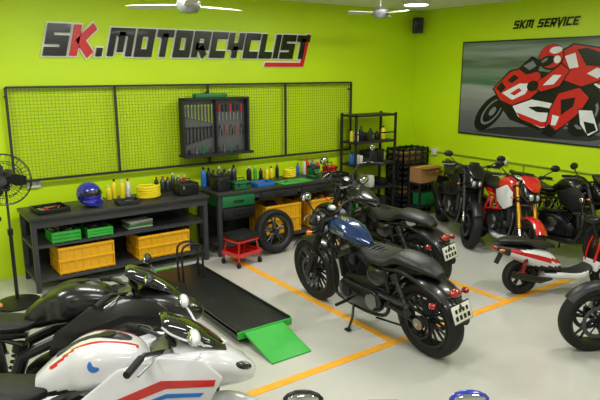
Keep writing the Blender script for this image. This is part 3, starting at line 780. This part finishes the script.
    b.loft([(-.26,.42,.09,.08,.08,3),(-.18,.42,.14,.14,.12,3),(.02,.4,.15,.16,.15,3),(.2,.38,.13,.14,.12,3),(.28,.36,.08,.08,.07,3)],'dkmetal',n=22)
    fins(b,(.14,0,.5),(.22,0,.66),.2,.26,6,'dkmetal','blks');b.box((.25,0,.71),(.2,.28,.08),'alu',rot=(0,.4,0),bev=.015)
    for s in(-1,1):
        b.lathe([(.02,0),(.095,.0),(.09,.03),(.05,.045)],(.0,s*.14,.4),(0,s,0),'alu' if s<0 else 'dkmetal',seg=24);b.lathe([(.02,0),(.06,0),(.055,.03),(.02,.035)],(.17,s*.13,.37),(0,s,0),'blks',seg=20)
    b.box((.37,0,.55),(.03,.3,.26),'blkm',rot=(0,-.2,0),bev=.008)
    for i in range(9):b.box((.388,0,.45+i*.024),(.006,.27,.006),'steel',rot=(0,-.2,0))
    b.loft([(.34,.25,.05,.03,.03),(.22,.25,.12,.04,.05),(0,.23,.13,.05,.05),(-.2,.24,.08,.04,.04)],c2,n=18)
    for i,y in enumerate((-.09,-.03,.03,.09)):
        b.tube([(.32,y,.66),(.40,y,.55),(.38,y,.35),(.26,y*.8,.22),(.02,-.05,.2),(-.14,-.08,.22)],.017,'steel',sub=4)
    b.tube([(-.12,-.08,.22),(-.24,-.16,.27),(-.34,-.19,.36),(-.5,-.2,.45),(-.78,-.2,.56)],[.025,.03,.05,.055,.048],'dkmetal',seg=16,sub=3)
    b.cyl((-.78,-.2,.56),(-.80,-.2,.568),.048,'alu')
    b.arc((xr,.12,R),[(.09,-.004),(.11,-.004),(.11,.004),(.09,.004)],0,360,'steel',seg=24)
    for zz in(.1,-.1):b.box((-.43,.12,.33+zz*.8),(.54,.012,.014),'steel',rot=(0,.03+zz*.5,0))
    b.arc((xr,0,R),fprof(R+.03,.16),60,130,'blks',seg=14)
    b.cyl((xf,-.13,R),(xf,.13,R),.012,'alu');b.cyl((xr,-.14,R),(xr,.14,R),.014,'alu')
    hx=fk(.98)-.02
    for s in(-1,1):
        b.tube([(hx,0,1.0),(hx,s*.08,1.0),(hx-.01,s*.18,1.05),(hx-.08,s*.33,1.05),(hx-.1,s*.38,1.045)],.012,'blks',sub=4)
        b.cyl((hx-.07,s*.28,1.05),(hx-.105,s*.40,1.043),.018,'rubber',seg=12)
        b.tube([(hx-.02,s*.24,1.045),(hx-.02,s*.3,1.035),(hx-.05,s*.4,1.03)],.006,'alu',seg=6);b.box((hx-.04,s*.23,1.05),(.05,.05,.045),'blks',bev=.01)
        mirror(b,(hx-.03,s*.22,1.05),(hx-.0,s*mw,mz),mirm if s<0 else 'blks',ry=mry)
        b.cyl((hx,s*.05,.95),(hx,s*.05,1.0),.018,'blks')
        b.tube([(hx,s*.2,1.03),(.56,s*.12,.95),(.5,s*.1,.8),(.6,s*.1,.5)],.005,'rubber',sub=4,seg=5)
    b.box((hx+.06,0,1.06),(.05,.13,.08),'blks',rot=(0,-.6,0),bev=.012);b.box((hx+.035,0,1.072),(.006,.1,.055),'glassd',rot=(0,-.6,0))
    b.tube([(-.05,.12,.24),(-.1,.2,.12),(-.14,.25,.045)],.011,'blks',seg=8)
    return b.done(loc,rz,lean)
def sport(name,loc,rz,c1,c2,s1,s2,lean=6,rim='blks',matf=None,matn=None,matt=None):
    b=B(name);xf,xr=.70,-.70;R=.30
    wheel(b,xf,R,.12,rim,5,disc='both',dr=.155);wheel(b,xr,R,.19,rim,5,disc='R',dr=.11)
    fk=lambda z:xf-(z-R)*.43
    for s in(-1,1):
        y=s*.105
        b.cyl((fk(.27),y,.27),(fk(.5),y,.5),.021,'chrome');b.cyl((fk(.46),y,.46),(fk(.93),y,.93),.027,'gold')
        b.box((xf-.11,s*.085,.36),(.05,.045,.1),'dkmetal',rot=(0,-.5,0),bev=.01);b.box((fk(.3),y,.3),(.07,.04,.1),'dkmetal',bev=.012)
    b.box((fk(.92)-.02,0,.92),(.1,.27,.03),'alu',rot=(0,-.4,0),bev=.008)
    b.arc((xf,0,R),fprof(R+.03,.14),25,150,c1,seg=20)
    b.loft([(.90,.74,.015,.015,.02),(.875,.75,.07,.04,.05),(.80,.78,.13,.07,.09),(.70,.82,.175,.09,.13),(.58,.85,.20,.10,.18),(.48,.85,.205,.09,.2),(.42,.82,.2,.05,.18)],c1,n=36,sub=8,matf=matn)
    for s in(-1,1):b.sph((.80,s*.08,.80),(.085,.045,.028),'blk',rot=(0,.35,-s*.55));b.sph((.812,s*.078,.80),(.06,.036,.024),'lens',rot=(0,.35,-s*.55));b.sph((.84,s*.05,.735),(.04,.03,.016),'blk',rot=(0,.3,-s*.5))
    b.loft([(.50,.74,.16,.06,.08,2.6),(.42,.68,.205,.12,.22,3),(.36,.62,.215,.17,.34,3),(.2,.56,.22,.16,.35,3),(.02,.48,.21,.14,.29,3),(-.16,.39,.18,.09,.19,3),(-.34,.31,.13,.06,.1,2.6),(-.44,.28,.06,.03,.04)],c1,n=56,sub=10,matf=matf)
    for s in(-1,1):
        def pan(pts,t0,t1,m,bev=0,k=.12):
            # side panel, leaning inward with height
            M=Matrix(((1,0,0,0),(0,1,-s*k,s*k*.7),(0,0,1,0),(0,0,0,1)))@Matrix.Rotation(math.pi/2,4,'X')
            b.prism(pts,-t1 if s>0 else t0,-t0 if s>0 else t1,m,M,bev)
        pan([(.70,.80),(.60,.90),(.40,.94),(.20,.90),(.0,.76),(-.04,.64),(.08,.58),(.14,.66),(.30,.62),(.48,.60),(.62,.68)],.20,.235,c1,.012)
        pan([(.66,.80),(.40,.83),(.16,.76),(.02,.66),(.05,.645),(.18,.725),(.42,.79),(.65,.77)],.234,.239,s1)
        pan([(.60,.745),(.42,.765),(.22,.715),(.20,.70),(.42,.745),(.58,.73)],.234,.239,s2)
        pan([(.20,.60),(.36,.56),(.44,.42),(.36,.30),(.24,.24),(.02,.22),(-.2,.24),(-.1,.36),(.08,.44)],.20,.232,c1,.012,.0)
        pan([(.24,.42),(.34,.36),(.28,.29),(.0,.26),(-.08,.29),(.08,.35)],.231,.236,s1,0,.0)
        b.loft([(.56,.90,.03,.01,.03),(.45,.91,.05,.02,.05),(.33,.90,.05,.02,.06),(.26,.86,.03,.01,.05)],c1,n=14,yo=s*.14)
    b.loft([(.74,.89,.07,.015,.02),(.66,.935,.12,.04,.04),(.56,.99,.135,.055,.05),(.46,1.04,.13,.045,.04),(.42,1.06,.12,.02,.02)],'glassd',n=22)
    b.tube([(.75,0,.905),(.68,.10,.925),(.58,.14,.965),(.47,.138,1.02),(.42,.118,1.06)],.006,c1,seg=6,sub=4);b.tube([(.75,0,.905),(.68,-.10,.925),(.58,-.14,.965),(.47,-.138,1.02),(.42,-.118,1.06)],.006,c1,seg=6,sub=4)
    b.box((.46,0,.97),(.02,.16,.08),'blks',rot=(0,-.6,0),bev=.01)
    # tank: sculpted shoulders, knee cut-outs, dark centre spine
    b.loft([(.36,.86,.10,.06,.08,2.6),(.28,.88,.16,.10,.10,3),(.14,.90,.19,.115,.12,3),(.04,.895,.175,.11,.12,3),(-.04,.87,.12,.095,.11,2.8),(-.12,.84,.10,.07,.09,2.6),(-.18,.81,.07,.05,.05)],c1,n=48,sub=8,matf=matt)
    b.loft([(.34,.92,.05,.012,.02),(.22,.985,.06,.028,.02),(.06,.99,.05,.024,.02),(-.08,.935,.03,.02,.02)],'blks',n=14)
    b.cyl((.16,0,1.0),(.16,0,1.022),.042,'dkmetal')
    for s in(-1,1):b.lathe([(.03,0),(.03,.004),(.02,.006)],(.1,s*.182,.93),(0,s,.25),'blks' if c1=='blk' else 'bottle_b',seg=18)
    b.loft([(-.1,.81,.08,.03,.05),(-.2,.795,.14,.03,.05),(-.36,.81,.155,.04,.05),(-.46,.85,.13,.035,.05)],'vinyl',n=22)
    b.loft([(-.18,.74,.10,.03,.04),(-.36,.77,.14,.04,.06),(-.5,.86,.15,.06,.09),(-.66,.93,.13,.05,.07),(-.84,.98,.09,.035,.04),(-1.0,1.02,.03,.012,.015)],c1,n=24,sub=5,matf=matt)
    b.loft([(-.48,.925,.09,.02,.03),(-.6,.965,.11,.03,.03),(-.76,.995,.08,.02,.03)],'vinyl',n=18)
    b.sph((-.96,0,.99),(.03,.05,.015),'redlens');b.tube([(-.8,0,.9),(-.95,0,.75),(-1.0,0,.66)],[.03,.018,.012],'blks');plate(b,-1.03,.64,.35,.18,.12)
    for s in(-1,1):
        b.tube([(.36,s*.1,.84),(.1,s*.155,.74),(-.2,s*.15,.62),(-.28,s*.14,.4)],[.03,.035,.035,.03],'alu' if c1!='blk' else 'blks',seg=8)
        b.tube([(-.2,s*.1,.68),(-.5,s*.09,.8)],.015,'blks');b.box((-.5,s*.12,.33),(.46,.04,.08),'alu',rot=(0,.05,0),bev=.012)
        b.cyl((-.27,s*.14,.4),(-.27,s*.25,.4),.012,'rubber',seg=8)
        b.tube([(fk(.9),s*.1,.93),(.33,s*.2,.96),(.26,s*.34,.94)],.012,'blks',seg=8);b.cyl((.315,s*.23,.957),(.25,s*.36,.935),.018,'rubber',seg=12)
        b.tube([(.38,s*.2,.95),(.36,s*.28,.945),(.3,s*.38,.93)],.006,'alu',seg=6)
        mirror(b,(.62,s*.15,.95),(.56,s*.32,1.04),'blks' if c2=='blk' else c2,.03,.085,.035)
    b.loft([(-.2,.42,.08,.08,.08,3),(-.1,.42,.14,.14,.12,3),(.1,.42,.15,.18,.15,3),(.25,.4,.1,.1,.1,3)],'dkmetal',n=20)
    spring(b,(-.3,0,.38),(-.22,0,.66),.04,'blks')
    b.tube([(-.2,-.12,.26),(-.32,-.19,.34),(-.45,-.21,.42),(-.74,-.215,.56)],[.03,.05,.058,.05],'alu',seg=16,sub=3);b.cyl((-.74,-.215,.56),(-.76,-.215,.57),.045,'blks')
    b.arc((xr,.12,R),[(.09,-.004),(.11,-.004),(.11,.004),(.09,.004)],0,360,'steel',seg=24)
    b.arc((xr,0,R),fprof(R+.03,.17),60,140,'blks',seg=14)
    b.tube([(-.1,.15,.24),(-.14,.22,.12),(-.16,.27,.045)],.011,'blks',seg=8)
    return b.done(loc,rz,lean)
def scooter(name,loc,rz,lean=5,sc=1):
    b=B(name);xf,xr=.56,-.54;R=.21
    wheel(b,xf,R,.1,'blks',5,disc='R',dr=.1);wheel(b,xr,R,.11,'blks',5,disc=None)
    def body(x,y,z):
        if z<.36 or (x<-.7):return 'blks'
        if abs(z-(.50-.25*(x+.5)))<.024:return 'red'
        if z>.56:return 'blks'
    b.loft([(-.88,.58,.02,.015,.02),(-.82,.57,.07,.04,.04),(-.62,.53,.14,.07,.11),(-.4,.48,.165,.09,.17),(-.22,.42,.16,.1,.16),(-.1,.33,.13,.08,.1)],'white',n=36,sub=10,matf=body)
    b.loft([(-.14,.58,.05,.01,.02),(-.2,.6,.12,.02,.05),(-.42,.62,.15,.03,.05),(-.5,.65,.14,.04,.05),(-.72,.665,.12,.03,.04),(-.82,.65,.05,.015,.02)],'vinyl',n=22)
    b.loft([(-.28,.24,.1,.05,.04,4),(-.1,.25,.17,.035,.05,4),(.15,.24,.17,.03,.05,4),(.3,.3,.12,.05,.08,3)],'white',n=24,matf=lambda x,y,z:'blkm' if z>.262 and abs(y)<.14 else None)
    M=Matrix.Translation((.34,0,.27))@Matrix.Rotation(math.radians(-72),4,'Y')
    b.loft([(0,0,.13,.03,.03,3),(.15,0,.19,.05,.04,3),(.32,0,.19,.06,.05,3),(.46,0,.12,.06,.05,2.6),(.56,0,.07,.05,.05)],'blk',n=24,sub=6,M=M,matf=lambda x,y,z:'red' if .06<abs(y)<.11 and .1<x<.4 else 'white' if x<.12 else None)
    b.arc((xf,0,R),fprof(R+.03,.14,dp=.04),10,170,'blk',seg=20)
    for s in(-1,1):b.cyl((xf,s*.07,R),(xf-.1,s*.07,.45),.016,'dkmetal')
    b.cyl((.47,0,.42),(.36,0,.86),.025,'blks')
    b.loft([(.46,.86,.05,.03,.04),(.42,.87,.11,.05,.06),(.34,.88,.12,.05,.05),(.27,.88,.06,.03,.03)],'blk',n=22)
    b.sph((.45,0,.86),(.03,.07,.04),'lens')
    for s in(-1,1):
        b.tube([(.35,s*.05,.89),(.34,s*.2,.91),(.3,s*.32,.9)],.012,'blks',sub=3);b.cyl((.32,s*.22,.905),(.3,s*.34,.9),.018,'rubber')
        mirror(b,(.34,s*.2,.91),(.36,s*.28,1.05));b.sph((-.8,s*.08,.55),(.04,.02,.02),'amber')
        spring(b,(xr-.04,s*.12,.25),(-.52,s*.12,.46),.025,'red')
    b.box((-.36,.1,.24),(.42,.06,.12),'dkmetal',bev=.03);b.tube([(-.2,-.12,.2),(-.36,-.16,.2),(-.7,-.17,.28)],[.015,.04,.045],'blks',seg=12)
    b.sph((-.86,0,.57),(.03,.06,.03),'redlens');b.tube([(-.78,0,.5),(-.84,0,.38)],.03,'blks')
    return b.done(loc,rz,lean,sc=sc)
cruiser('cruiser_motorcycle','blue',(3.51,3.80,0),90,7,barz=1.08,barw=.36)
cruiser('cruiser_motorcycle','blk',(4.60,4.88,0),92,7,barz=1.19,barw=.40)
naked('naked_motorcycle',(6.60,5.42,0),-125,'blk','blks',fk_m='blks')
naked('naked_motorcycle',(6.36,4.50,0),-118,'red','white',frm='red',fk_m='gold')
naked('naked_motorcycle',(6.84,4.0,0),-100,'blk','blks',fk_m='blks')
naked('naked_motorcycle',(5.26,1.98,0),150,'blk','red')
naked('naked_motorcycle',(.46,5.12,0),90,'blk','blks')
scooter('motor_scooter',(5.70,3.20,0),-30,sc=.88)
sport('sport_motorcycle',(.74,3.60,0),-20,'blk','blk','dkmetal','steel')
wt=lambda x,y,z:('red' if .065<abs(y)<.09 and z>.9 and x<.3 else 'blks' if z<.8 and x>-.2 else None)
sport('sport_motorcycle',(.62,2.74,0),-20,'white','white','red','bottle_b',rim='orangew',matt=wt)
naked('naked_motorcycle',(1.16,1.09,0),54.5,'blk','bluep',mirm='bluep',mw=.30,mz=1.115,lean=0,mry=.075)
# ------------------------------------------------------------ lift
q=B('motorcycle_lift_platform')
x0,x1,y0,y1=2.27,2.82,4.1,6.0
q.bx(x0,x1,y0,y1,.09,.12,'plateblk',bev=.004)
q.bx(x0,x0+.02,y0,y1,.05,.135,'blks');q.bx(x1-.02,x1,y0,y1,.05,.135,'blks')
q.bx(x0+.05,x1-.05,y0+.2,y1-.2,.0,.05,'dgreen',bev=.005);q.bx(x0+.1,x1-.1,y0+.1,y1-.1,.05,.09,'blkm')
for y in(y0+.5,y1-.5):q.cyl((x0+.02,y,.05),(x1-.02,y,.05),.02,'steel')
q.prism([(y0-.45,.0),(y0-.45,.012),(y0-.0,.118),(y0-.0,.095)],x0+.06,x1-.1,'green',Matrix(((0,0,1,0),(1,0,0,0),(0,1,0,0),(0,0,0,1))))
q.bx(x0+.0,x1,y0-.02,y0,.06,.12,'green')
q.bx(x0-.05,x1-.25,y1,y1+.12,.0,.1,'green',bev=.01)
for yy in(5.5,5.62):q.tube([(2.42,yy,.12),(2.42,yy+.02,.42),(2.47,yy+.03,.5),(2.6,yy+.03,.5),(2.65,yy+.02,.42),(2.65,yy,.12)],.013,'blks',sub=4)
q.done()
# ------------------------------------------------------------ world + camera
w=D.worlds.new('world');scn.world=w;w.use_nodes=True
w.node_tree.nodes['Background'].inputs[0].default_value=(.9,.95,1,1);w.node_tree.nodes['Background'].inputs[1].default_value=.5
cam=D.cameras.new('camera');cam.lens=35.4;cam.sensor_width=36
co=D.objects.new('camera',cam);scn.collection.objects.link(co)
co.location=(0,0,2.3);co.rotation_euler=(math.radians(90-12.4),0,math.radians(-35.5))
scn.camera=co
